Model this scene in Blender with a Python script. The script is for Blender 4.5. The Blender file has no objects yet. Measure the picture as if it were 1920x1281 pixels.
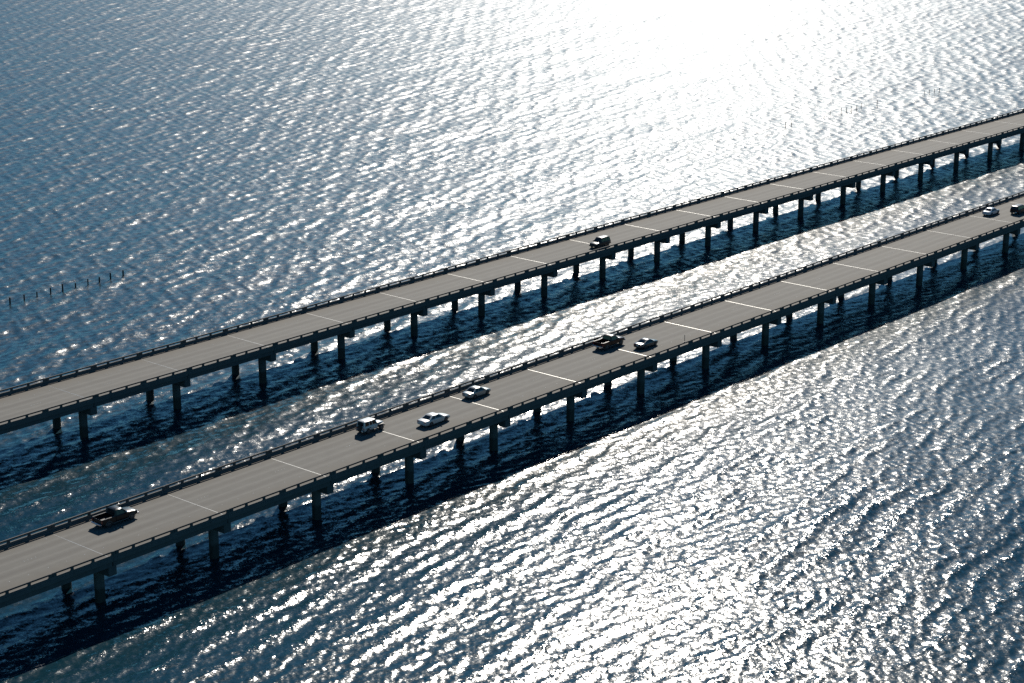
import bpy, math, random
import numpy as np
from mathutils import Vector, Matrix

random.seed(7)
rng = np.random.default_rng(11)
SC = bpy.context.scene
COL = SC.collection
R = math.radians

# ------------------------------------------------------------------ camera, world, sun, exposure
DECK = 6.05                      # road surface above the water, metres
FOC, PITCH, ROLL, YAW = 3629.09, 0.287895, 0.00230, 0.861648
CAM = Vector((-124.068, -167.695, 85.421 + DECK))
cam = bpy.data.cameras.new('camera')
camo = bpy.data.objects.new('camera', cam)
COL.objects.link(camo)
cam.sensor_width = 36.0
cam.lens = 36.0 * FOC / 1920.0
cam.clip_start = 1.0
cam.clip_end = 60000.0
F = Vector((math.sin(YAW) * math.cos(PITCH), math.cos(YAW) * math.cos(PITCH), -math.sin(PITCH)))
RT = Vector((math.cos(YAW), -math.sin(YAW), 0.0))
UP = RT.cross(F)
R2 = RT * math.cos(ROLL) + UP * math.sin(ROLL)
U2 = -RT * math.sin(ROLL) + UP * math.cos(ROLL)
M = Matrix((R2, U2, -F)).transposed().to_4x4()
M.translation = CAM
camo.matrix_world = M
SC.camera = camo

SUN_AZ, SUN_EL = 54.9, 33.5      # azimuth measured from +Y towards +X
world = bpy.data.worlds.new('World')
SC.world = world
world.use_nodes = True
wn = world.node_tree.nodes
sky = wn.new('ShaderNodeTexSky')
sky.sky_type = 'NISHITA'
sky.sun_disc = False
sky.sun_elevation = R(SUN_EL)
sky.sun_rotation = R(SUN_AZ)
sky.altitude = 0
sky.air_density = 0.8
sky.dust_density = 0.0
sky.ozone_density = 4.0
tint = wn.new('ShaderNodeMix'); tint.data_type = 'RGBA'; tint.blend_type = 'MULTIPLY'
tint.inputs[0].default_value = 1.0
tint.inputs[7].default_value = (0.50, 1.04, 1.16, 1.0)
world.node_tree.links.new(sky.outputs[0], tint.inputs[6])
world.node_tree.links.new(tint.outputs[2], wn['Background'].inputs[0])
wn['Background'].inputs[1].default_value = 0.05
sun = bpy.data.lights.new('sun', 'SUN')
sun.energy = 5.0
sun.angle = R(0.55)
sun.color = (1.0, 0.93, 0.83)
suno = bpy.data.objects.new('sun', sun)
COL.objects.link(suno)
sd = Vector((math.sin(R(SUN_AZ)) * math.cos(R(SUN_EL)), math.cos(R(SUN_AZ)) * math.cos(R(SUN_EL)), math.sin(R(SUN_EL))))
suno.rotation_euler = sd.to_track_quat('Z', 'Y').to_euler()
suno.location = sd * 300
SC.view_settings.view_transform = 'Standard'
SC.view_settings.look = 'None'
SC.view_settings.exposure = 0.42
SC.view_settings.gamma = 1.0
SC.view_settings.use_curve_mapping = False
SC.cycles.use_denoising = False
SC.cycles.max_bounces = 5
SC.cycles.sample_clamp_indirect = 4.0

# ------------------------------------------------------------------ helpers
class NT:
    """small wrapper to write node trees"""
    def __init__(s, name):
        s.m = bpy.data.materials.new(name)
        s.m.use_nodes = True
        s.t = s.m.node_tree
        s.b = s.t.nodes['Principled BSDF']
    def n(s, kind, **kw):
        nd = s.t.nodes.new(kind)
        for k, v in kw.items():
            setattr(nd, k, v)
        return nd
    def put(s, sock, v):
        if hasattr(v, 'is_output') or isinstance(v, bpy.types.NodeSocket):
            s.t.links.new(v, sock)
        else:
            sock.default_value = v
    def math(s, op, a, b=0.0, c=0.0):
        nd = s.n('ShaderNodeMath', operation=op)
        for i, v in enumerate((a, b, c)):
            if i < len(nd.inputs):
                s.put(nd.inputs[i], v)
        return nd.outputs[0]
    def mapping(s, coord, scale=(1, 1, 1), loc=(0, 0, 0), rot=(0, 0, 0)):
        nd = s.n('ShaderNodeMapping')
        s.put(nd.inputs['Vector'], coord)
        nd.inputs['Scale'].default_value = scale
        nd.inputs['Location'].default_value = loc
        nd.inputs['Rotation'].default_value = rot
        return nd.outputs[0]
    def noise(s, vec, scale, detail=3.0, rough=0.5, out=0):
        nd = s.n('ShaderNodeTexNoise')
        s.put(nd.inputs['Vector'], vec)
        nd.inputs['Scale'].default_value = scale
        nd.inputs['Detail'].default_value = detail
        nd.inputs['Roughness'].default_value = rough
        return nd.outputs[out]
    def ramp(s, fac, stops):
        nd = s.n('ShaderNodeValToRGB')
        s.put(nd.inputs[0], fac)
        cr = nd.color_ramp
        while len(cr.elements) < len(stops):
            cr.elements.new(0.5)
        for e, (p, c) in zip(cr.elements, stops):
            e.position = p
            e.color = (c[0], c[1], c[2], 1) if hasattr(c, '__len__') else (c, c, c, 1)
        return nd.outputs[0]
    def mix(s, fac, a, b, mode='MIX'):
        nd = s.n('ShaderNodeMix', data_type='RGBA', blend_type=mode)
        s.put(nd.inputs[0], fac)
        for i, v in ((6, a), (7, b)):
            if isinstance(v, tuple):
                v = (v[0], v[1], v[2], 1)
            s.put(nd.inputs[i], v)
        return nd.outputs[2]

def simple(name, col, rough=0.5, metal=0.0, coat=0.0, grain=0.0, scale=20.0):
    w = NT(name)
    w.b.inputs['Roughness'].default_value = rough
    w.b.inputs['Metallic'].default_value = metal
    w.b.inputs['Coat Weight'].default_value = coat
    w.b.inputs['Coat Roughness'].default_value = 0.08
    tc = w.n('ShaderNodeTexCoord').outputs['Object']
    nz = w.noise(tc, scale, 3.0)
    lo = tuple(c * (1 - grain) for c in col)
    hi = tuple(min(1, c * (1 + grain)) for c in col)
    w.put(w.b.inputs['Base Color'], w.ramp(nz, [(0.3, lo), (0.7, hi)]))
    return w.m

def mesh(name, verts, faces, mat, smooth=None, mats=None, idx=None):
    me = bpy.data.meshes.new(name)
    me.from_pydata([tuple(v) for v in verts], [], faces)
    me.validate()
    for m_ in (mats or [mat]):
        me.materials.append(m_)
    if idx:
        for p, i in zip(me.polygons, idx):
            p.material_index = i
    if smooth is not None:
        me.shade_smooth()
        me.set_sharp_from_angle(angle=R(smooth))
    return me

def link(name, me, parent=None, loc=(0, 0, 0), rot=(0, 0, 0)):
    o = bpy.data.objects.new(name, me)
    COL.objects.link(o)
    o.location = loc
    o.rotation_euler = rot
    if parent is not None:
        o.parent = parent
    return o

def tag(o, label=None, cat=None, group=None, kind=None):
    for k, v in (('label', label), ('category', cat), ('group', group), ('kind', kind)):
        if v:
            o[k] = v
    return o

def empty(name, loc=(0, 0, 0), rz=0.0):
    o = bpy.data.objects.new(name, None)
    COL.objects.link(o)
    o.location = loc
    o.rotation_euler = (0, 0, rz)
    o.empty_display_size = 0.5
    return o

class MB:
    def __init__(s):
        s.v = []; s.f = []
    def add(s, v, f):
        k = len(s.v)
        s.v += [tuple(p) for p in v]
        s.f += [tuple(i + k for i in q) for q in f]
        return s
    def box(s, x0, x1, y0, y1, z0, z1, bev=0.0):
        if bev <= 0:
            return s.add([(x0, y0, z0), (x1, y0, z0), (x1, y1, z0), (x0, y1, z0), (x0, y0, z1), (x1, y0, z1), (x1, y1, z1), (x0, y1, z1)],
                         [(0, 3, 2, 1), (4, 5, 6, 7), (0, 1, 5, 4), (1, 2, 6, 5), (2, 3, 7, 6), (3, 0, 4, 7)])
        b = bev   # chamfered along the top and bottom rims and the vertical edges (octagonal rings)
        def ring(z, e):
            return [(x0 + e + b, y0 + e, z), (x1 - e - b, y0 + e, z), (x1 - e, y0 + e + b, z), (x1 - e, y1 - e - b, z),
                    (x1 - e - b, y1 - e, z), (x0 + e + b, y1 - e, z), (x0 + e, y1 - e - b, z), (x0 + e, y0 + e + b, z)]
        rs = [ring(z0, b), ring(z0 + b, 0), ring(z1 - b, 0), ring(z1, b)]
        v = sum(rs, [])
        f = [tuple(range(7, -1, -1)), tuple(range(24, 32))]
        for r in range(3):
            for i in range(8):
                j = (i + 1) % 8
                f.append((r * 8 + i, r * 8 + j, r * 8 + 8 + j, r * 8 + 8 + i))
        return s.add(v, f)
    def cyl(s, p0, p1, r0, r1, n=20, caps=True):
        p0 = Vector(p0); p1 = Vector(p1)
        a = (p1 - p0).normalized()
        u = a.orthogonal().normalized(); w = a.cross(u)
        v = []
        for p, r in ((p0, r0), (p1, r1)):
            for i in range(n):
                t = 2 * math.pi * i / n
                v.append(p + u * (r * math.cos(t)) + w * (r * math.sin(t)))
        f = [(i, (i + 1) % n, n + (i + 1) % n, n + i) for i in range(n)]
        if caps:
            f += [tuple(range(n - 1, -1, -1)), tuple(range(n, 2 * n))]
        return s.add(v, f)
    def prism(s, prof, y0, y1):
        """profile in x,z extruded in y"""
        n = len(prof)
        v = [(x, y0, z) for x, z in prof] + [(x, y1, z) for x, z in prof]
        f = [tuple(range(n)), tuple(range(2 * n - 1, n - 1, -1))]
        f += [(i, n + i, n + (i + 1) % n, (i + 1) % n) for i in range(n)]
        return s.add(v, f)
    def mesh(s, name, mat, smooth=None):
        return mesh(name, s.v, s.f, mat, smooth)

# ------------------------------------------------------------------ materials
def concrete(name, base, dark, streak=0.35, wet=False):
    w = NT(name)
    tc0 = w.n('ShaderNodeTexCoord').outputs['Object']
    va = w.n('ShaderNodeVectorMath', operation='ADD')
    w.put(va.inputs[0], tc0)
    w.put(va.inputs[1], w.math('MULTIPLY', w.n('ShaderNodeObjectInfo').outputs['Random'], 300.0))
    tc = va.outputs[0]
    big = w.noise(tc, 0.35, 4.0, 0.6)
    fine = w.noise(tc, 9.0, 4.0, 0.65)
    run = w.noise(w.mapping(tc, (2.2, 2.2, 0.12)), 1.0, 4.0, 0.6)
    c = w.ramp(big, [(0.3, tuple(b * 0.85 for b in base)), (0.72, base)])
    c = w.mix(w.math('MULTIPLY', w.ramp(run, [(0.45, 0.0), (0.72, 1.0)]), streak), c, dark)
    c = w.mix(0.25, c, w.ramp(fine, [(0.3, 0.25), (0.7, 0.95)]), 'OVERLAY')
    w.b.inputs['Roughness'].default_value = 0.85
    if wet:
        z = w.n('ShaderNodeSeparateXYZ')
        w.put(z.inputs[0], w.n('ShaderNodeNewGeometry').outputs['Position'])
        zz = w.math('ADD', z.outputs[2], w.math('MULTIPLY', w.noise(tc, 1.6, 3.0), 0.7))
        f = w.ramp(w.math('MULTIPLY', zz, 0.25), [(0.50, 1.0), (0.60, 0.0)])
        c = w.mix(f, c, (0.028, 0.030, 0.026))
        w.put(w.b.inputs['Roughness'], w.math('SUBTRACT', 0.85, w.math('MULTIPLY', f, 0.35)))
    w.put(w.b.inputs['Base Color'], c)
    bp = w.n('ShaderNodeBump')
    bp.inputs['Strength'].default_value = 0.25
    bp.inputs['Distance'].default_value = 0.01
    w.put(bp.inputs['Height'], fine)
    w.put(w.b.inputs['Normal'], bp.outputs[0])
    return w.m

def deck_material(name, mirror):
    """worn concrete roadway: grain, oil streak in each lane, polished wheel paths, dirt along the curbs"""
    w = NT(name)
    geo = w.n('ShaderNodeTexCoord').outputs['Object']
    sep = w.n('ShaderNodeSeparateXYZ')
    w.put(sep.inputs[0], geo)
    y = sep.outputs[1]
    rnd = w.n('ShaderNodeObjectInfo').outputs['Random']
    off = w.n('ShaderNodeCombineXYZ')
    w.put(off.inputs[0], w.math('MULTIPLY', rnd, 900.0))
    vadd = w.n('ShaderNodeVectorMath', operation='ADD')
    w.put(vadd.inputs[0], geo); w.put(vadd.inputs[1], off.outputs[0])
    v = vadd.outputs[0]
    if mirror:
        y = w.math('SUBTRACT', 7.7, y)
    wob = w.math('MULTIPLY', w.math('SUBTRACT', w.noise(w.mapping(v, (0.12, 1, 1)), 1.0, 2.0), 0.5), 0.5)
    yw = w.math('ADD', y, wob)
    def band(c, wd):
        d = w.math('DIVIDE', w.math('SUBTRACT', yw, c), wd)
        return w.math('EXPONENT', w.math('MULTIPLY', w.math('MULTIPLY', d, d), -1.0))
    streak = w.noise(w.mapping(v, (0.06, 2.6, 1.0)), 1.0, 5.0, 0.65)
    blot = w.noise(v, 0.55, 4.0, 0.6)
    fine = w.noise(v, 14.0, 4.0, 0.7)
    c = w.ramp(blot, [(0.28, (0.074, 0.073, 0.066)), (0.75, (0.102, 0.100, 0.090))])
    c = w.mix(w.math('MULTIPLY', w.ramp(streak, [(0.35, 0.0), (0.7, 1.0)]), 0.5), c, (0.078, 0.073, 0.064))
    tone = w.math('ADD', 0.93, w.math('MULTIPLY', rnd, 0.12))
    tc3 = w.n('ShaderNodeCombineColor')
    for i_ in range(3):
        w.put(tc3.inputs[i_], tone)
    c = w.mix(1.0, c, tc3.outputs[0], 'MULTIPLY')
    oil = w.math('ADD', w.math('MULTIPLY', band(3.0, 0.42), 0.75), w.math('MULTIPLY', band(6.62, 0.40), 0.55))
    oil = w.math('MULTIPLY', oil, w.ramp(streak, [(0.2, 0.55), (0.7, 1.0)]))
    c = w.mix(oil, c, (0.062, 0.058, 0.052))
    wheel = w.math('ADD', w.math('ADD', band(2.1, 0.28), band(3.95, 0.28)), w.math('ADD', band(5.7, 0.28), band(7.5, 0.28)))
    c = w.mix(w.math('MULTIPLY', wheel, 0.18), c, (0.185, 0.180, 0.165))
    edge = w.math('ADD', band(-1.2, 1.8), band(9.5, 1.1))
    c = w.mix(w.math('MULTIPLY', w.math('MINIMUM', edge, 1.0), 0.72), c, (0.072, 0.061, 0.045))
    c = w.mix(0.35, c, w.ramp(fine, [(0.3, 0.3), (0.7, 0.85)]), 'OVERLAY')
    w.put(w.b.inputs['Base Color'], c)
    w.put(w.b.inputs['Roughness'], w.math('ADD', 0.80, w.math('MULTIPLY', fine, 0.15)))
    bp = w.n('ShaderNodeBump')
    bp.inputs['Strength'].default_value = 0.3
    bp.inputs['Distance'].default_value = 0.004
    w.put(bp.inputs['Height'], fine)
    w.put(w.b.inputs['Normal'], bp.outputs[0])
    return w.m

M_CONC = concrete('concrete', (0.085, 0.084, 0.080), (0.04, 0.039, 0.037))
M_CURB = concrete('curb_concrete', (0.095, 0.092, 0.086), (0.045, 0.043, 0.04))
M_RAIL = concrete('rail_weathered', (0.07, 0.067, 0.062), (0.04, 0.037, 0.033), 0.5)
M_COL = concrete('column_concrete', (0.10, 0.098, 0.09), (0.04, 0.04, 0.036), 0.4, wet=True)
M_DECK = [deck_material('roadway_concrete', False), deck_material('roadway_concrete_far', True)]
M_JOINT = simple('joint_steel', (0.25, 0.25, 0.24), 0.33, 0.8, grain=0.2, scale=4)
M_STUD = simple('ceramic_stud', (0.80, 0.79, 0.74), 0.22, 0.0, 0.4, grain=0.05)
M_PILE = simple('weathered_wood', (0.035, 0.028, 0.022), 0.8, grain=0.4, scale=6)
M_POLE = simple('pole_metal', (0.05, 0.05, 0.05), 0.5, grain=0.2)

# ------------------------------------------------------------------ water
def water_material():
    w = NT('lake_water')
    g = w.n('ShaderNodeNewGeometry')
    pos = g.outputs['Position']
    w.b.inputs['IOR'].default_value = 1.333
    # silt and depth vary slowly across the lake
    body = w.noise(w.mapping(pos, (1, 1.7, 1)), 0.010, 3.0)
    w.put(w.b.inputs['Base Color'], w.ramp(body, [(0.3, (0.002, 0.017, 0.028)), (0.7, (0.003, 0.025, 0.038))]))
    # gusts: slow patches where the ripples stand steeper
    gust = w.noise(w.mapping(pos, (1, 1, 1), rot=(0, 0, R(-14))), 0.035, 3.0, 0.55)
    gust = w.ramp(gust, [(0.32, 0.70), (0.68, 1.25)])
    gust = w.math('MULTIPLY', gust, w.n('ShaderNodeAttribute', attribute_name='crest').outputs['Fac'])
    # ripples too short for the mesh: slope vectors, not heights
    def slopes(scale, detail, rough, amp, loc):
        c = w.noise(w.mapping(pos, (1, 1, 0.0), loc=loc), scale, detail, rough, out=1)
        s = w.n('ShaderNodeSeparateXYZ'); w.put(s.inputs[0], c)
        a = w.math('MULTIPLY', w.math('SUBTRACT', s.outputs[0], 0.5), amp)
        b = w.math('MULTIPLY', w.math('SUBTRACT', s.outputs[1], 0.5), amp)
        return a, b
    a1, b1 = slopes(5.0, 1.0, 0.5, A1, (3.1, 8.2, 0))
    a0, b0 = slopes(0.95, 2.0, 0.6, A0, (13.7, 4.4, 0))
    a2, b2 = slopes(9.0, 1.0, 0.5, A2, (31.0, 2.7, 0))
    sx = w.math('MULTIPLY', w.math('ADD', w.math('ADD', a1, a0), a2), gust)
    sy = w.math('MULTIPLY', w.math('ADD', w.math('ADD', b1, b0), b2), gust)
    cb = w.n('ShaderNodeCombineXYZ')
    w.put(cb.inputs[0], sx); w.put(cb.inputs[1], sy)
    ad = w.n('ShaderNodeVectorMath', operation='ADD')
    w.put(ad.inputs[0], g.outputs['Normal']); w.put(ad.inputs[1], cb.outputs[0])
    nm = w.n('ShaderNodeVectorMath', operation='NORMALIZE')
    w.put(nm.inputs[0], ad.outputs[0])
    w.put(w.b.inputs['Normal'], nm.outputs[0])
    # slope variance of the waves that the sheet is too coarse to carry goes into the gloss (alpha^2 = variance)
    at = w.n('ShaderNodeAttribute', attribute_name='unresolved_slope')
    al2 = w.math('ADD', w.math('MULTIPLY', at.outputs['Fac'], 2.3), ALPHA0 * ALPHA0)
    w.put(w.b.inputs['Roughness'], w.math('POWER', al2, 0.25))
    return w.m
ALPHA0 = 0.028
A0, A1, A2 = 0.36, 0.38, 0.16

def build_water():
    # polar sheet: fine between 165 m and 1000 m from the air space above, coarser out to the horizon
    cx, cy = CAM.x, CAM.y
    r = [4.0, 30.0, 70.0, 105.0, 130.0, 150.0, 162.0]
    rr = 170.0
    while rr < 960.0:
        r.append(rr); rr *= 1.00108
    while rr < 45000.0:
        r.append(rr); rr *= 1.045
    r = np.array(r)
    fine = np.arange(-18.6, 18.6001, 0.0465)
    coarse = np.arange(20.5, 341.0, 4.0)
    ang = np.concatenate([fine, coarse])
    base = math.degrees(YAW)
    az = np.radians(ang + base)
    nr, na = len(r), len(ang)
    RR, AA = np.meshgrid(r, az, indexing='ij')
    X = (cx + RR * np.sin(AA)).ravel().astype(np.float64)
    Y = (cy + RR * np.cos(AA)).ravel().astype(np.float64)
    # local vertex spacing, so that waves the sheet cannot carry fade out of the geometry
    dr = np.gradient(r)
    fin = np.zeros(na); fin[:len(fine)] = 1.0
    spacing = np.maximum(dr[:, None], RR * np.radians(0.0465))
    spacing = np.where(fin[None, :] > 0, spacing, 1e3).ravel()
    waves = []
    def band(n, l0, l1, var, mean, spread, part=0):
        for i in range(n):
            lam = l0 * (l1 / l0) ** ((i + rng.random()) / n)
            th = R(mean + rng.normal() * spread)
            slope = math.sqrt(2 * var / n) * (0.6 + 0.8 * rng.random())
            waves.append((lam, th, slope * lam / (2 * math.pi), rng.random() * 2 * math.pi, part))
    # direction = where the wave travels, crests lie at right angles; bridge runs along x.
    # the wave train swings round by some 15 degrees across the bridges: part 1 near side, part 2 far side
    band(8, 12.0, 22.0, 0.0004, -72, 14)
    band(44, 2.2, 4.8, 0.0021, -84, 8, 1)
    band(44, 2.6, 6.5, 0.0032, -66, 17, 2)
    band(40, 1.3, 2.8, 0.0020, -80, 20, 1)
    band(40, 1.5, 3.4, 0.0030, -60, 32, 2)
    band(64, 0.7, 1.6, 0.0027, -64, 42)
    band(56, 0.40, 0.75, 0.0022, -55, 60)
    n = len(X)
    H = np.zeros(n, np.float32); DX = np.zeros(n, np.float32); DY = np.zeros(n, np.float32)
    x0, y0 = X - 100.0, Y
    LOST = np.zeros(n, np.float32)
    HD = np.zeros(n, np.float32)
    sw = np.clip((Y - 5.0) / 60.0, 0, 1)
    sw = (sw * sw * (3 - 2 * sw)).astype(np.float32)
    PW = [np.float32(1.0), np.sqrt(1 - sw), np.sqrt(sw)]
    for lam, th, a, ph, part in waves:
        k = 2 * math.pi / lam
        arg = (k * (x0 * math.cos(th) + y0 * math.sin(th)) + ph)
        arg = np.mod(arg, 2 * math.pi).astype(np.float32)
        fr = np.clip((lam / spacing - 2.0) / 1.0, 0, 1).astype(np.float32)
        LOST += (1 - fr * fr) * np.float32(0.5 * (a * k) ** 2) * PW[part] ** 2
        fade = fr * a * PW[part]
        hc = fade * np.cos(arg)
        H += hc
        if part and lam > 1.9:
            HD += hc
        s = fade * np.sin(arg) * 0.85
        DX -= s * math.cos(th)
        DY -= s * math.sin(th)
    co = np.empty((n, 3), np.float32)
    co[:, 0] = X + DX; co[:, 1] = Y + DY; co[:, 2] = H
    i = np.arange(nr - 1)[:, None]; j = np.arange(na)[None, :]
    j2 = (j + 1) % na
    q = np.stack([i * na + j, i * na + j2, (i + 1) * na + j2, (i + 1) * na + j], -1).reshape(-1, 4)
    q = q[:, ::-1]
    me = bpy.data.meshes.new('water')
    me.vertices.add(n)
    me.vertices.foreach_set('co', co.ravel())
    me.loops.add(q.size)
    me.loops.foreach_set('vertex_index', q.ravel().astype(np.int32))
    me.polygons.add(len(q))
    me.polygons.foreach_set('loop_start', np.arange(0, q.size, 4, dtype=np.int32))
    me.polygons.foreach_set('loop_total', np.full(len(q), 4, dtype=np.int32))
    me.update(calc_edges=True)
    at = me.attributes.new('unresolved_slope', 'FLOAT', 'POINT')
    # short ripples ride steeper on the crests of the main waves than in their troughs
    hn = HD / HD[(spacing < 1.2)].std()
    t = np.clip((hn - 0.1) / 1.7, 0, 1)
    t = t * t * (3 - 2 * t)
    CREST = ((0.70 + 1.0 * t) * (1 - sw) + (0.88 + 0.55 * t) * sw).astype(np.float32)
    LOST = np.maximum(LOST - 0.0022, 0) * CREST ** 2
    print('CREST mean', CREST[spacing < 1.2].mean())
    ac = me.attributes.new('crest', 'FLOAT', 'POINT')
    ac.data.foreach_set('value', CREST)
    at.data.foreach_set('value', LOST)
    print('LOST', LOST.min(), LOST.max(), np.percentile(LOST, [5, 25, 50, 75]))
    me.shade_smooth()
    me.materials.append(water_material())
    o = link('water', me)
    tag(o, kind='structure')
    print('WATER verts', n, 'quads', len(q))
build_water()

# ------------------------------------------------------------------ bridges
S = 17.07
Y0, Y1 = -2.2, 9.9            # outer faces of the two curbs, y=0 as measured

def build_bridge(x0, yb, k0, k1, label, mirror, y1):
    root = empty('highway_bridge', (x0, yb, DECK))
    tag(root, label, 'bridge', 'two parallel highway bridges over the lake')
    # shared meshes, all in span-local coordinates (x from 0 to S, z=0 on the roadway)
    g = 0.03
    slab = MB().box(g, S - g, Y0 + 0.02, y1 - 0.02, -0.22, 0.0).mesh('deck_slab', M_DECK[mirror])
    slab.materials.append(M_CONC)
    for p in slab.polygons:
        if abs(p.normal.z) < 0.5 or p.normal.z < 0:
            p.material_index = 1
    cw = 0.42
    def curb_mesh(a, b, inner):
        m = MB()
        # top slightly battered towards the road
        if inner > 0:
            prof = [(a, -0.30), (b - 0.05, -0.30), (b, 0.004), (b - 0.03, 0.17), (b - 0.20, 0.19), (b - 0.22, 0.45), (a + 0.05, 0.46), (a + 0.05, 0.14), (a, 0.12)]
        else:
            prof = [(a + 0.05, -0.30), (b, -0.30), (b, 0.12), (b - 0.05, 0.14), (b - 0.05, 0.46), (a + 0.22, 0.45), (a + 0.20, 0.19), (a + 0.03, 0.17), (a, 0.004)]
        n = len(prof)
        v = [(g - 0.01, y, z) for y, z in prof] + [(S - g + 0.01, y, z) for y, z in prof]
        f = [tuple(range(n - 1, -1, -1)), tuple(range(n, 2 * n))]
        f += [(i, (i + 1) % n, n + (i + 1) % n, n + i) for i in range(n)]
        m.add(v, f)
        return m.mesh('curb', M_CURB)
    cn = curb_mesh(Y0 - 0.02, Y0 + cw, 1)
    cf = curb_mesh(y1 - cw, y1 + 0.02, -1)
    def girder_mesh():
        prof = [(-0.28, -0.20), (-0.28, -0.33), (-0.10, -0.42), (-0.10, -0.66), (-0.27, -0.76), (-0.27, -0.92),
                (0.27, -0.92), (0.27, -0.76), (0.10, -0.66), (0.10, -0.42), (0.28, -0.33), (0.28, -0.20)]
        n = len(prof)
        v = [(0.12, y, z - 0.025) for y, z in prof] + [(S - 0.12, y, z - 0.025) for y, z in prof]
        f = [tuple(range(n - 1, -1, -1)), tuple(range(n, 2 * n))]
        f += [(i, (i + 1) % n, n + (i + 1) % n, n + i) for i in range(n)]
        return MB().add(v, f).mesh('girder', M_CONC)
    gm = girder_mesh()
    fascia = MB().box(0.06, S - 0.06, -0.16, 0.16, -0.96, -0.225, 0.02).mesh('edge_girder', M_CONC)
    rail = MB().box(0.32, S / 2 - 0.02, -0.08, 0.08, 0.69, 0.89, 0.015).mesh('guard_rail', M_RAIL)
    post = MB().box(-0.17, 0.17, -0.10, 0.10, 0.44, 0.70, 0.012).mesh('rail_post', M_RAIL)
    wide = MB().box(-0.12, 0.36, -0.11, 0.11, 0.44, 0.87, 0.012)
    wide.box(0.40, 0.86, -0.11, 0.11, 0.44, 0.87, 0.012)
    wide = wide.mesh('rail_post', M_RAIL)
    cap = MB().box(-0.56, 0.56, -1.95, y1 - 0.3, -2.12, -0.975, 0.03).mesh('pier_cap', M_CONC)
    colm = MB().cyl((0, 0, -13.5), (0, 0, -2.12), 0.60, 0.60, 28).mesh('pier_column', M_COL, 40)
    jm = MB().box(-0.045, 0.045, Y0 + cw + 0.01, y1 - cw - 0.01, -0.05, 0.006).mesh('expansion_joint', M_JOINT)
    ny = Y0 + 0.15; fy = y1 - 0.15
    for k in range(k0, k1):
        xs = k * S
        d = link('deck_slab', slab, root, (xs, 0, 0))
        link('curb', cn, d); link('curb', cf, d)
        ng = 5
        for i in range(ng):
            t = i / (ng - 1)
            y = (Y0 + 0.30) * (1 - t) + (y1 - 0.30) * t
            link('girder', fascia if i in (0, ng - 1) else gm, d, (0, y, 0))
        for yy in (ny, fy):
            for h in (0, 1):
                # rails step a few mm in and out of line, as cast
                link('guard_rail', rail, root, (xs + h * S / 2 + 0.0, yy + random.uniform(-.012, .012), random.uniform(-.012, .012)))
            for i in range(6):
                link('rail_post', wide if i % 3 == 0 else post, root, (xs + i * S / 6 + (0.0 if i % 3 == 0 else 0.15), yy, 0))
    for k in range(k0, k1 + 1):
        c = link('pier_cap', cap, root, (k * S, 0, 0))
        link('pier_column', colm, c, (0, 0.7, 0)); link('pier_column', colm, c, (0, 7.0, 0))
        link('expansion_joint', jm, root, (k * S, 0, 0))
    # ceramic lane studs: edge lines every 2.55 m, lane line in fours every 12.7 m
    m = MB()
    ys = (1.26, 8.44, 4.83) if not mirror else (6.44, -0.74, 2.87)
    def stud(x, y):
        r_ = 0.052; n = 8
        v = [(x + r_ * math.cos(t * math.pi / 4), y + r_ * math.sin(t * math.pi / 4), 0.001) for t in range(n)]
        v += [(x + 0.6 * r_ * math.cos(t * math.pi / 4), y + 0.6 * r_ * math.sin(t * math.pi / 4), 0.017) for t in range(n)]
        m.add(v, [(i, (i + 1) % n, n + (i + 1) % n, n + i) for i in range(n)] + [tuple(range(n, 2 * n))])
    x = k0 * S + 1.0
    xa = 90.5 % 2.55
    n0 = int((k0 * S) / 2.55) + 1; n1 = int((k1 * S) / 2.55) - 1
    for i in range(n0, n1):
        for y in ys[:2]:
            if random.random() < 0.93:
                stud(i * 2.55 + xa + random.uniform(-.05, .05), y + random.uniform(-.02, .02))
    n0 = int((k0 * S) / 12.69) + 1; n1 = int((k1 * S) / 12.69) - 1
    for i in range(n0, n1):
        for j in range(4):
            if random.random() < 0.93:
                stud(i * 12.69 + 94.5 % 12.69 + j * 0.52, ys[2] + random.uniform(-.015, .015))
    so = link('lane_studs', m.mesh('lane_studs', M_STUD), root)
    so['kind'] = 'stuff'
    return root

B1 = build_bridge(0.0, 0.0, -4, 19, 'nearer of the two long grey concrete highway bridges, carrying most of the cars', 0, 9.9)
B2 = build_bridge(33.92, 47.41, -5, 20, 'farther of the two long grey concrete highway bridges, with a single dark SUV on it', 1, 9.6)

# thin marker pole on the near railing of the nearer bridge
m = MB().cyl((0, 0, 0.0), (0, 0, 1.25), 0.045, 0.04, 8)
m.box(-0.09, 0.09, -0.09, 0.09, -0.02, 0.06)
o = link('marker_pole', m.mesh('marker_pole', M_POLE), None, (109.72, -2.05, DECK + 0.89 + 0.02))
tag(o, 'thin dark pole standing on the near railing of the nearer bridge', 'pole')

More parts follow.
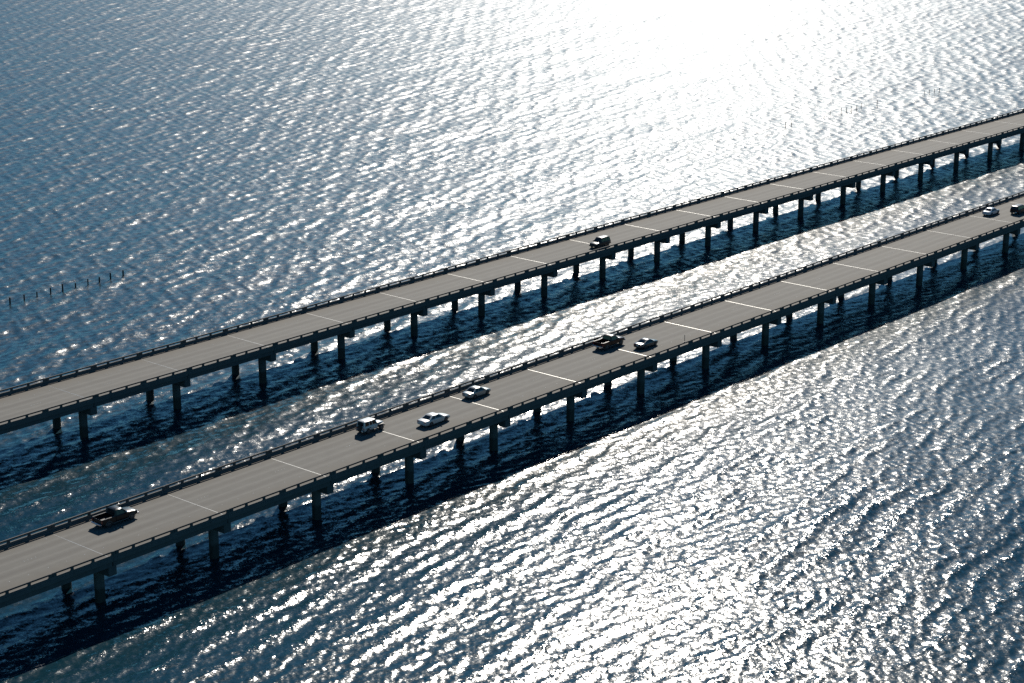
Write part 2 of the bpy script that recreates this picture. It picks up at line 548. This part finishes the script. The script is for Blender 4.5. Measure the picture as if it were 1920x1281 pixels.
# ------------------------------------------------------------------ old piles standing in the lake
pile_xy = [(70.4, 117.3), (73.6, 117.5), (76.5, 117.6), (79.3, 117.4), (82.1, 117.6), (84.9, 117.4), (87.5, 117.2), (90.2, 117.3), (93.0, 117.6), (95.7, 117.3)]
pile_xy2 = [(312.8, 110.9), (315.3, 110.6), (330.3, 109.8), (335.0, 110.8), (340.0, 110.3), (342.5, 110.1), (344.9, 110.0), (347.4, 109.8), (352.1, 111.2), (358.3, 109.7)]
pile_xy3 = [(384.6, 109.3), (386.6, 108.8), (389.4, 108.6), (392.0, 108.4)]
for i, (px, py) in enumerate(pile_xy + pile_xy2 + pile_xy3):
    # unprojected on a plane 6.4 m below the road; same line of sight on this water level
    dv = Vector((px - CAM.x, py - CAM.y)) * (0.35 / (CAM.z + 0.35)) * -1
    px += dv.x; py += dv.y
    h = random.uniform(0.85, 1.25) if i < 10 else random.uniform(1.0, 1.7)
    r_ = random.uniform(0.13, 0.18) if i < 10 else random.uniform(0.07, 0.10)
    lean = (random.uniform(-.05, .05), random.uniform(-.05, .05))
    m = MB()
    m.cyl((0, 0, -2.5), (lean[0] * h, lean[1] * h, h), r_ * 1.05, r_ * 0.9, 10)
    m.cyl((lean[0] * h, lean[1] * h, h), (lean[0] * h + 0.02, lean[1] * h, h + 0.07), r_ * 0.9, r_ * 0.5, 10)
    o = link('wooden_pile', m.mesh('wooden_pile', M_PILE, 50), None, (px, py, 0), (0, 0, random.uniform(0, 6)))
    if i < 10:
        pos = ['leftmost', 'second from the left', 'third from the left', 'fourth from the left', 'fifth from the left', 'fifth from the right',
               'fourth from the right', 'third from the right', 'second from the right', 'rightmost'][i]
        tag(o, 'dark pile in the blue water at left, %s of ten' % pos, 'pile', 'row of piles in the water at left')
    elif i >= 20:
        pos = ['leftmost', 'second from the left', 'second from the right', 'rightmost'][i - 20]
        tag(o, 'thin pile close above the farther bridge at far right, %s of four' % pos, 'pile', 'four piles at the far right')
    else:
        pos = ['leftmost', 'second from the left', 'third from the left', 'fourth from the left', 'fifth from the left', 'fifth from the right',
               'fourth from the right', 'third from the right', 'second from the right', 'rightmost'][i - 10]
        tag(o, 'thin pile in the white glare, %s of its broken row' % pos, 'pile', 'row of piles in the sun glare')

# ------------------------------------------------------------------ vehicles
M_GLASS = simple('tinted_glass', (0.006, 0.009, 0.011), 0.06, 0.0, 0.0)
M_TYRE = simple('tyre_rubber', (0.018, 0.018, 0.018), 0.75, grain=0.2)
M_RIM = simple('wheel_rim', (0.12, 0.12, 0.125), 0.35, 0.8, grain=0.05)
M_TRIM = simple('black_trim', (0.025, 0.025, 0.026), 0.55, grain=0.1)
M_CHROME = simple('chrome', (0.6, 0.6, 0.62), 0.16, 1.0)
M_TRIM2 = simple('grey_side_trim', (0.10, 0.10, 0.095), 0.45, 0.2)
M_LAMP = simple('headlamp_glass', (0.7, 0.7, 0.7), 0.08, 0.0, 0.6)
M_TAIL = simple('tail_lamp_red', (0.28, 0.012, 0.010), 0.15, 0.0, 0.6)
M_PLATE = simple('plate_white', (0.6, 0.6, 0.58), 0.4)

def loft(stations):
    """stations: (x, half_width, z_bottom, z_mid, z_shoulder, z_top, crown) -> closed shell"""
    v = []; f = []
    for (x, w, zb, zm, zs, zt, cr) in stations:
        half = [(0, zb), (w * 0.86, zb), (w * 0.97, zb + 0.10), (w, zm), (w * 0.985, zs - 0.04), (w * 0.94, zs + 0.01), (w * 0.80, zt), (w * 0.4, zt + cr * 0.8), (0, zt + cr)]
        ring = [(x, -y, z) for y, z in half] + [(x, y, z) for y, z in half[-2:0:-1]]
        v += ring
    n = len(v) // len(stations)
    for s in range(len(stations) - 1):
        for i in range(n):
            j = (i + 1) % n
            f.append((s * n + i, (s + 1) * n + i, (s + 1) * n + j, s * n + j))
    f.append(tuple(range(n)))
    f.append(tuple(range(len(v) - 1, len(v) - n - 1, -1)))
    return v, f

def wheel(parent, x, y, r_, w_, rim=M_RIM):
    s = 1 if y > 0 else -1
    m = MB()
    pr = [(-.5, .82), (-.5, .95), (-.38, 1.0), (.38, 1.0), (.5, .95), (.5, .82)]
    n = 20; v = []
    for (a, b) in pr:
        for i in range(n):
            t = 2 * math.pi * i / n
            v.append((b * r_ * math.cos(t), a * w_, b * r_ * math.sin(t)))
    f = []
    for k in range(len(pr) - 1):
        for i in range(n):
            j = (i + 1) % n
            f.append((k * n + i, k * n + j, (k + 1) * n + j, (k + 1) * n + i))
    f.append(tuple(range(n))); f.append(tuple(range(6 * n - 1, 5 * n - 1, -1)))
    m.add(v, f)
    t = link('wheel', m.mesh('wheel', M_TYRE, 50), parent, (x, y, r_))
    q = MB().cyl((0, s * w_ * 0.44, 0), (0, s * (w_ * 0.5 + 0.006), 0), r_ * 0.66, r_ * 0.60, 18)
    for i in range(5):
        a = 2 * math.pi * i / 5
        q.cyl((math.cos(a) * r_ * .1, s * (w_ * .5), math.sin(a) * r_ * .1), (math.cos(a) * r_ * .56, s * (w_ * .5 + .004), math.sin(a) * r_ * .56), .035, .028, 6)
    link('rim', q.mesh('rim', rim, 40), t)
    return t

def pane(parent, name, P, u0, u1, v0, v1, mat=None, off=0.008):
    """P: four corners (bottom-left, bottom-right, top-right, top-left); pane over part of that face, slightly proud"""
    P = [Vector(p) for p in P]
    def at(u, v):
        return (P[0] * (1 - u) + P[1] * u) * (1 - v) + (P[3] * (1 - u) + P[2] * u) * v
    nrm = (P[1] - P[0]).cross(P[3] - P[0]).normalized()
    c = [at(u0, v0), at(u1, v0), at(u1, v1), at(u0, v1)]
    v = [p - nrm * 0.01 for p in c] + [p + nrm * off for p in c]
    f = [(3, 2, 1, 0), (4, 5, 6, 7), (0, 1, 5, 4), (1, 2, 6, 5), (2, 3, 7, 6), (3, 0, 4, 7)]
    return link(name, mesh(name, v, f, mat or M_GLASS), parent)

def cabin(parent, paint, xb0, xb1, xt0, xt1, wb, wt, zb, zt, side_splits, crown=0.05, name='cabin', rear_glass=True, front=True):
    """greenhouse: base ring at zb from xb0 (rear) to xb1 (front), roof ring at zt; glass panes on it"""
    ch = 0.10
    def ring(x0, x1, w, z, c):
        return [(x0, -(w - c), z), (x0 + c * .5, -w, z), (x1 - c * .5, -w, z), (x1, -(w - c), z), (x1, (w - c), z), (x1 - c * .5, w, z), (x0 + c * .5, w, z), (x0, (w - c), z)]
    zr = zt - 0.05
    rings = [ring(xb0, xb1, wb, zb, ch), ring(xt0, xt1, wt, zr, ch), ring(xt0 + .10, xt1 - .12, wt - .10, zt, ch * .8),
             ring(xt0 + .35, xt1 - .35, wt - .32, zt + crown * .6, ch * .6)]
    v = sum(rings, [])
    f = [tuple(range(7, -1, -1))]
    for r_ in range(3):
        for i in range(8):
            j = (i + 1) % 8
            f.append((r_ * 8 + i, r_ * 8 + j, r_ * 8 + 8 + j, r_ * 8 + 8 + i))
    f.append(tuple(range(24, 32)))
    c = link(name, mesh(name, v, f, paint, 28), parent)
    # faces for the glass
    A = rings[0]; B = rings[1]
    if front:
        pane(c, 'windshield', (A[3], A[4], B[4], B[3]), .03, .97, .08, .93)
    if rear_glass:
        pane(c, 'rear_window', (A[7], A[0], B[0], B[7]), .06, .94, .14, .90)
    for (u0, u1) in side_splits:
        pane(c, 'side_window', (A[1], A[2], B[2], B[1]), u0, u1, .10, .90)
        pane(c, 'side_window', (A[6], A[5], B[5], B[6])[::1], u0, u1, .10, .90, off=-0.028)
    return c

def lamp_pair(parent, name, x, y, z, dx, dy, dz, mat):
    for s in (-1, 1):
        m = MB().box(-dx / 2, dx / 2, -dy / 2, dy / 2, -dz / 2, dz / 2, min(dx, dy, dz) * 0.2)
        link(name, m.mesh(name, mat), parent, (x, s * y, z))

def mirrors(parent, x, y, z, mat, sc=1.0):
    for s in (-1, 1):
        m = MB().box(-.07 * sc, .07 * sc, -.12 * sc, .12 * sc, -.08 * sc, .08 * sc, .02)
        m.box(-.02, .02, -s * .12 * sc - .06, -s * .12 * sc + .06, -.06 * sc, -.02 * sc)
        link('side_mirror', m.mesh('side_mirror', mat, 40), parent, (x, s * (y + .11 * sc), z))

def arches(parent, xs, y, r_, mat, w_=0.04):
    for x in xs:
        for s in (-1, 1):
            v = []; n = 14
            for i in range(n + 1):
                t = math.pi * i / n
                for (q, yy) in ((r_ * 1.06, 0), (r_ * 1.24, 0), (r_ * 1.20, w_), (r_ * 1.06, w_)):
                    v.append((q * math.cos(t), s * yy, q * math.sin(t) * .98))
            f = []
            for i in range(n):
                for k in range(4):
                    a = i * 4 + k; b = i * 4 + (k + 1) % 4
                    f.append((a, b, b + 4, a + 4))
            link('wheel_arch', mesh('wheel_arch', v, f, mat, 50), parent, (x, s * y, r_))

def paint(name, col, rough=0.32, metal=0.0, coat=0.8):
    m_ = simple(name, col, rough, metal, coat, 0.04, 3.0)
    if max(col) < 0.04:
        m_.node_tree.nodes['Principled BSDF'].inputs['Specular IOR Level'].default_value = 0.3
        m_.node_tree.nodes['Principled BSDF'].inputs['Coat Weight'].default_value = 0.1
    return m_

def sedan(name, loc, rz, pt, label, L=4.75, W=0.88, H=1.42, coupe=False, body='sedan'):
    root = empty(name, loc, rz)
    tag(root, label, 'car', 'cars driving over the bridges')
    k = L / 4.8
    st = [(-2.40, .80, .42, .58, .74, .80, .01), (-2.33, .92, .30, .58, .84, .90, .02), (-1.75, .985, .22, .55, .90, .95, .03), (-0.9, 1.0, .20, .55, .91, .94, .02),
          (0.9, 1.0, .20, .55, .89, .92, .02), (1.35, .985, .20, .54, .85, .89, .045), (1.9, .94, .22, .52, .76, .80, .045), (2.25, .86, .26, .50, .66, .70, .03), (2.40, .70, .34, .48, .58, .60, .01)]
    v, f = loft([(x * k, w_ * W, a, b, c, d, e) for x, w_, a, b, c, d, e in st])
    bd = link('body', mesh('body', v, f, pt, 35), root)
    xb0, xb1 = (-1.72 * k, 1.20 * k)
    xt0, xt1 = ((-0.70 if coupe else -0.95) * k, 0.30 * k)
    sp = [(.10, .42), (.46, .86)] if not coupe else [(.14, .34), (.37, .86)]
    cabin(root, pt, xb0, xb1, xt0, xt1, W * .90, W * .70, .90, H, sp)
    for x in (-1.38 * k, 1.42 * k):
        for s in (-1, 1):
            wheel(root, x, s * (W - .09), .325, .21)
    arches(root, (-1.38 * k, 1.42 * k), W - .005, .325, M_TRIM, 0.02)
    lamp_pair(root, 'headlight', 2.27 * k, W * .62, .60, .16, .34, .12, M_LAMP)
    lamp_pair(root, 'tail_light', -2.37 * k, W * .66, .76, .08, .34, .14, M_TAIL)
    mirrors(root, .72 * k, W * .92, .98, pt)
    m = MB().box(-.05, .05, -W * .78, W * .78, -.07, .07, .03)
    link('bumper', m.mesh('bumper', pt, 40), root, (-2.40 * k, 0, .48))
    link('bumper', m.mesh('bumper', pt, 40), root, (2.37 * k, 0, .42))
    m = MB().box(-.012, .012, -.16, .16, -.08, .08)
    link('license_plate', m.mesh('license_plate', M_PLATE), root, (-2.405 * k, 0, .66))
    return root

def pickup(name, loc, rz, pt, label, L=5.6, W=.97, H=1.83, trim=None, lift=0.0):
    root = empty(name, loc, rz)
    tag(root, label, 'pickup truck', 'cars driving over the bridges')
    k = L / 5.6
    z = lift
    st = [(-.62, 1.0, .42, .78, 1.12, 1.18, .01), (0.4, 1.0, .42, .78, 1.11, 1.17, .01), (1.1, .99, .42, .78, 1.10, 1.15, .04), (1.7, .98, .42, .76, 1.06, 1.10, .06),
          (2.4, .94, .44, .74, 1.00, 1.04, .05), (2.68, .88, .46, .72, .92, .95, .03), (2.76, .80, .50, .70, .84, .86, .01)]
    v, f = loft([(x * k, w_ * W, a + z, b + z, c + z, d + z, e) for x, w_, a, b, c, d, e in st])
    link('body', mesh('body', v, f, pt, 35), root)
    # open bed
    bx0, bx1 = -2.72 * k, -.66 * k
    fl = MB().box(bx0 + .04, bx1, -W + .12, W - .12, .62 + z, .70 + z)
    link('bed_floor', fl.mesh('bed_floor', M_TRIM), root)
    for s in (-1, 1):
        y0, y1_ = sorted((s * (W - .005), s * (W - .11)))
        bs = MB().box(bx0, bx1, y0, y1_, .50 + z, 1.17 + z, .025)
        sd_ = link('bed_side', bs.mesh('bed_side', pt, 40), root)
        y0, y1_ = sorted((s * (W - .02), s * (W - .13)))
        rl = MB().box(bx0 + .04, bx1 - .04, y0, y1_, 1.172 + z, 1.20 + z, .008)
        link('bed_rail', rl.mesh('bed_rail', M_TRIM if trim is None else trim), sd_)
    tg = MB().box(-.035, .035, -W + .12, W - .12, .62 + z, 1.16 + z, .02)
    t_ = link('tailgate', tg.mesh('tailgate', pt, 40), root, (bx0 + .02, 0, 0))
    hb = MB().box(-.03, .0, -.12, .12, 1.0 + z, 1.06 + z, .008)
    link('tailgate_handle', hb.mesh('tailgate_handle', M_TRIM), t_, (-.03, 0, 0))
    bk = MB().box(-.03, .03, -W + .12, W - .12, .62 + z, 1.16 + z)
    link('bed_bulkhead', bk.mesh('bed_bulkhead', pt), root, (bx1 - .01, 0, 0))
    cabin(root, pt, -.64 * k, 1.28 * k, -.52 * k, .52 * k, W * .93, W * .76, 1.14 + z, H + z, [(.06, .36), (.40, .80)])
    for x in (-1.72 * k, 1.78 * k):
        for s in (-1, 1):
            wheel(root, x, s * (W - .12), .39, .26)
    arches(root, (-1.72 * k, 1.78 * k), W - .01, .39, trim or M_TRIM, 0.035)
    lamp_pair(root, 'headlight', 2.70 * k, W * .72, .84 + z, .12, .30, .18, M_LAMP)
    lamp_pair(root, 'tail_light', bx0 - .005, W - .065, .92 + z, .05, .12, .36, M_TAIL)
    mirrors(root, .92 * k, W * .95, 1.26 + z, M_CHROME, 1.25)
    m = MB().box(-.09, .09, -W * .96, W * .96, -.10, .10, .04)
    link('bumper', m.mesh('bumper', M_CHROME, 40), root, (-2.84 * k, 0, .56 + z))
    link('bumper', m.mesh('bumper', M_CHROME, 40), root, (2.80 * k, 0, .56 + z))
    for s in (-1, 1):
        m = MB().cyl((-1.15 * k, s * (W + .02), .40 + z), (1.2 * k, s * (W + .02), .40 + z), .04, .04, 8)
        link('side_step', m.mesh('side_step', trim or M_TRIM, 40), root)
    m = MB().box(-.012, .012, -.16, .16, -.08, .08)
    link('license_plate', m.mesh('license_plate', M_PLATE), root, (-2.94 * k, 0, .56 + z))
    return root

def suv(name, loc, rz, pt, top, label, L=4.5, W=.88, H=1.78, jeep=False, cat='suv'):
    root = empty(name, loc, rz)
    tag(root, label, cat, 'cars driving over the bridges')
    k = L / 4.5
    if jeep:
        st = [(-1.86, .90, .45, .75, 1.05, 1.12, .0), (-1.80, .94, .42, .75, 1.07, 1.14, .0), (0.55, .94, .42, .75, 1.07, 1.14, .0), (0.62, .80, .46, .75, 1.06, 1.12, .02),
              (1.3, .72, .48, .75, 1.03, 1.08, .03), (1.82, .64, .50, .75, .98, 1.02, .02), (1.90, .60, .52, .75, .94, .97, .0)]
    else:
        st = [(-2.20, .92, .42, .72, .98, 1.04, .0), (-2.12, .98, .36, .72, 1.02, 1.08, .0), (-1.0, 1.0, .34, .70, 1.02, 1.08, .0), (0.8, 1.0, .34, .70, 1.00, 1.06, .02),
              (1.4, .98, .34, .68, .98, 1.02, .04), (1.95, .93, .38, .66, .92, .96, .04), (2.18, .86, .42, .62, .84, .88, .02), (2.25, .78, .46, .60, .78, .80, .0)]
    v, f = loft([(x * k, w_ * W, a, b, c, d, e) for x, w_, a, b, c, d, e in st])
    link('body', mesh('body', v, f, pt, 35), root)
    if jeep:
        cabin(root, top, -1.84 * k, .62 * k, -1.74 * k, .30 * k, W * .90, W * .80, 1.10, H, [(.05, .36), (.42, .62), (.66, .92)], crown=.03)
        xs = (-1.18 * k, 1.28 * k)
        wr, ww, wy = .38, .26, W - .08
        for s in (-1, 1):
            m = MB().box(1.28 * k - .52, 1.28 * k + .50, min(s * (W - .30), s * (W + .02)), max(s * (W - .30), s * (W + .02)), .80, .86, .02)
            m.box(1.28 * k - .56, 1.28 * k - .46, min(s * (W - .30), s * (W + .02)), max(s * (W - .30), s * (W + .02)), .50, .84, .02)
            link('fender', m.mesh('fender', M_TRIM, 40), root)
            m = MB().box(-1.18 * k - .50, -1.18 * k + .50, min(s * (W - .12), s * (W + .03)), max(s * (W - .12), s * (W + .03)), .80, .86, .02)
            link('fender', m.mesh('fender', M_TRIM, 40), root)
        m = MB().cyl((-.13, 0, 0), (.08, 0, 0), .37, .37, 22)
        m.cyl((-.15, 0, 0), (-.13, 0, 0), .20, .22, 14)
        link('spare_wheel', m.mesh('spare_wheel', M_TYRE, 40), root, (-2.0 * k, -.05, .98))
    else:
        cabin(root, top, -2.14 * k, 1.05 * k, -1.95 * k, .35 * k, W * .92, W * .76, 1.04, H, [(.04, .26), (.30, .55), (.59, .86)], crown=.04)
        xs = (-1.36 * k, 1.42 * k)
        wr, ww, wy = .37, .24, W - .11
        arches(root, xs, W - .01, wr, M_TRIM, .02)
        for s in (-1, 1):
            m = MB().cyl((-1.6 * k, s * W * .66, H + .045), (.15 * k, s * W * .66, H + .045), .018, .018, 6)
            link('roof_rail', m.mesh('roof_rail', M_TRIM), root)
    for x in xs:
        for s in (-1, 1):
            wheel(root, x, s * wy, wr, ww)
    xf = 1.92 * k if jeep else 2.2 * k
    xr = -1.87 * k if jeep else -2.19 * k
    lamp_pair(root, 'headlight', xf - .02, W * (.42 if jeep else .68), .82 if jeep else .72, .08, .24, .16, M_LAMP)
    lamp_pair(root, 'tail_light', xr - .01, W * .80, .80, .06, .14, .24, M_TAIL)
    mirrors(root, (.42 if jeep else .80) * k, W * .93, 1.20, M_TRIM)
    m = MB().box(-.07, .07, -W * .92, W * .92, -.09, .09, .03)
    link('bumper', m.mesh('bumper', M_TRIM, 40), root, (xr - .08, 0, .50))
    link('bumper', m.mesh('bumper', M_TRIM, 40), root, (xf + .05, 0, .50))
    m = MB().box(-.012, .012, -.16, .16, -.08, .08)
    link('license_plate', m.mesh('license_plate', M_PLATE), root, (xr - .16, -W * .55, .52))
    return root

Z = DECK + 0.004
P_BLACK = paint('paint_black', (0.004, 0.0055, 0.008))
P_WHITE = paint('paint_white', (0.46, 0.46, 0.44), 0.35, 0.0)
P_SILVER = paint('paint_silver', (0.30, 0.30, 0.285), 0.30, 0.4)
P_GREY = paint('paint_grey', (0.045, 0.05, 0.055), 0.30, 0.3)
P_RED = paint('paint_dark_red', (0.022, 0.0035, 0.003), 0.30, 0.0)
P_NAVY = paint('paint_dark_green_grey', (0.020, 0.026, 0.030))
P_PALE = paint('paint_pale_blue_white', (0.45, 0.48, 0.52), 0.30, 0.1)

pickup('pickup_truck', (7.2, 6.55, Z), 0, P_BLACK, 'black pickup truck with pale side trim, alone at the left end of the nearer bridge', 5.45, .97, 1.83, trim=M_TRIM2)
suv('jeep', (50.3, 6.95, Z), 0, P_WHITE, P_WHITE, 'boxy white off-roader with black fenders and a spare wheel on its tail', 3.95 * 4.5 / 3.9, .84, 1.80, jeep=True, cat='jeep')
sedan('sedan_car', (58.3, 2.75, Z), 0, P_WHITE, 'white long-bonnet sedan in the near lane, just ahead of the boxy white off-roader', 5.05, .91, 1.40)
sedan('sedan_car', (71.0, 6.25, Z), 0, P_SILVER, 'silver sedan in the far lane crossing a joint ahead of the white sedan', 4.55, .87, 1.42)
pickup('pickup_truck', (102.6, 7.05, Z), 0, P_RED, 'dark red pickup truck by the far railing, beside the small dark grey car', 5.7, .98, 1.84, lift=.10, trim=M_TRIM2)
sedan('sedan_car', (106.3, 2.75, Z), 0, P_GREY, 'small dark grey car in the near lane beside the dark red pickup', 4.45, .85, 1.34, coupe=True)
suv('suv_car', (152.9 - 0.0, 47.41 + 1.0, Z), math.pi, P_NAVY, P_NAVY, 'dark SUV heading left, the only vehicle on the farther bridge', 4.55, .88, 1.80)
sedan('sedan_car', (225.9, 6.3, Z), 0, P_PALE, 'pale bluish white sedan near the right end of the nearer bridge', 4.6, .88, 1.42)
suv('suv_car', (231.0, 2.75, Z), 0, P_BLACK, P_BLACK, 'black car cut off by the right edge of the photo, on the nearer bridge', 4.8, .92, 1.70)
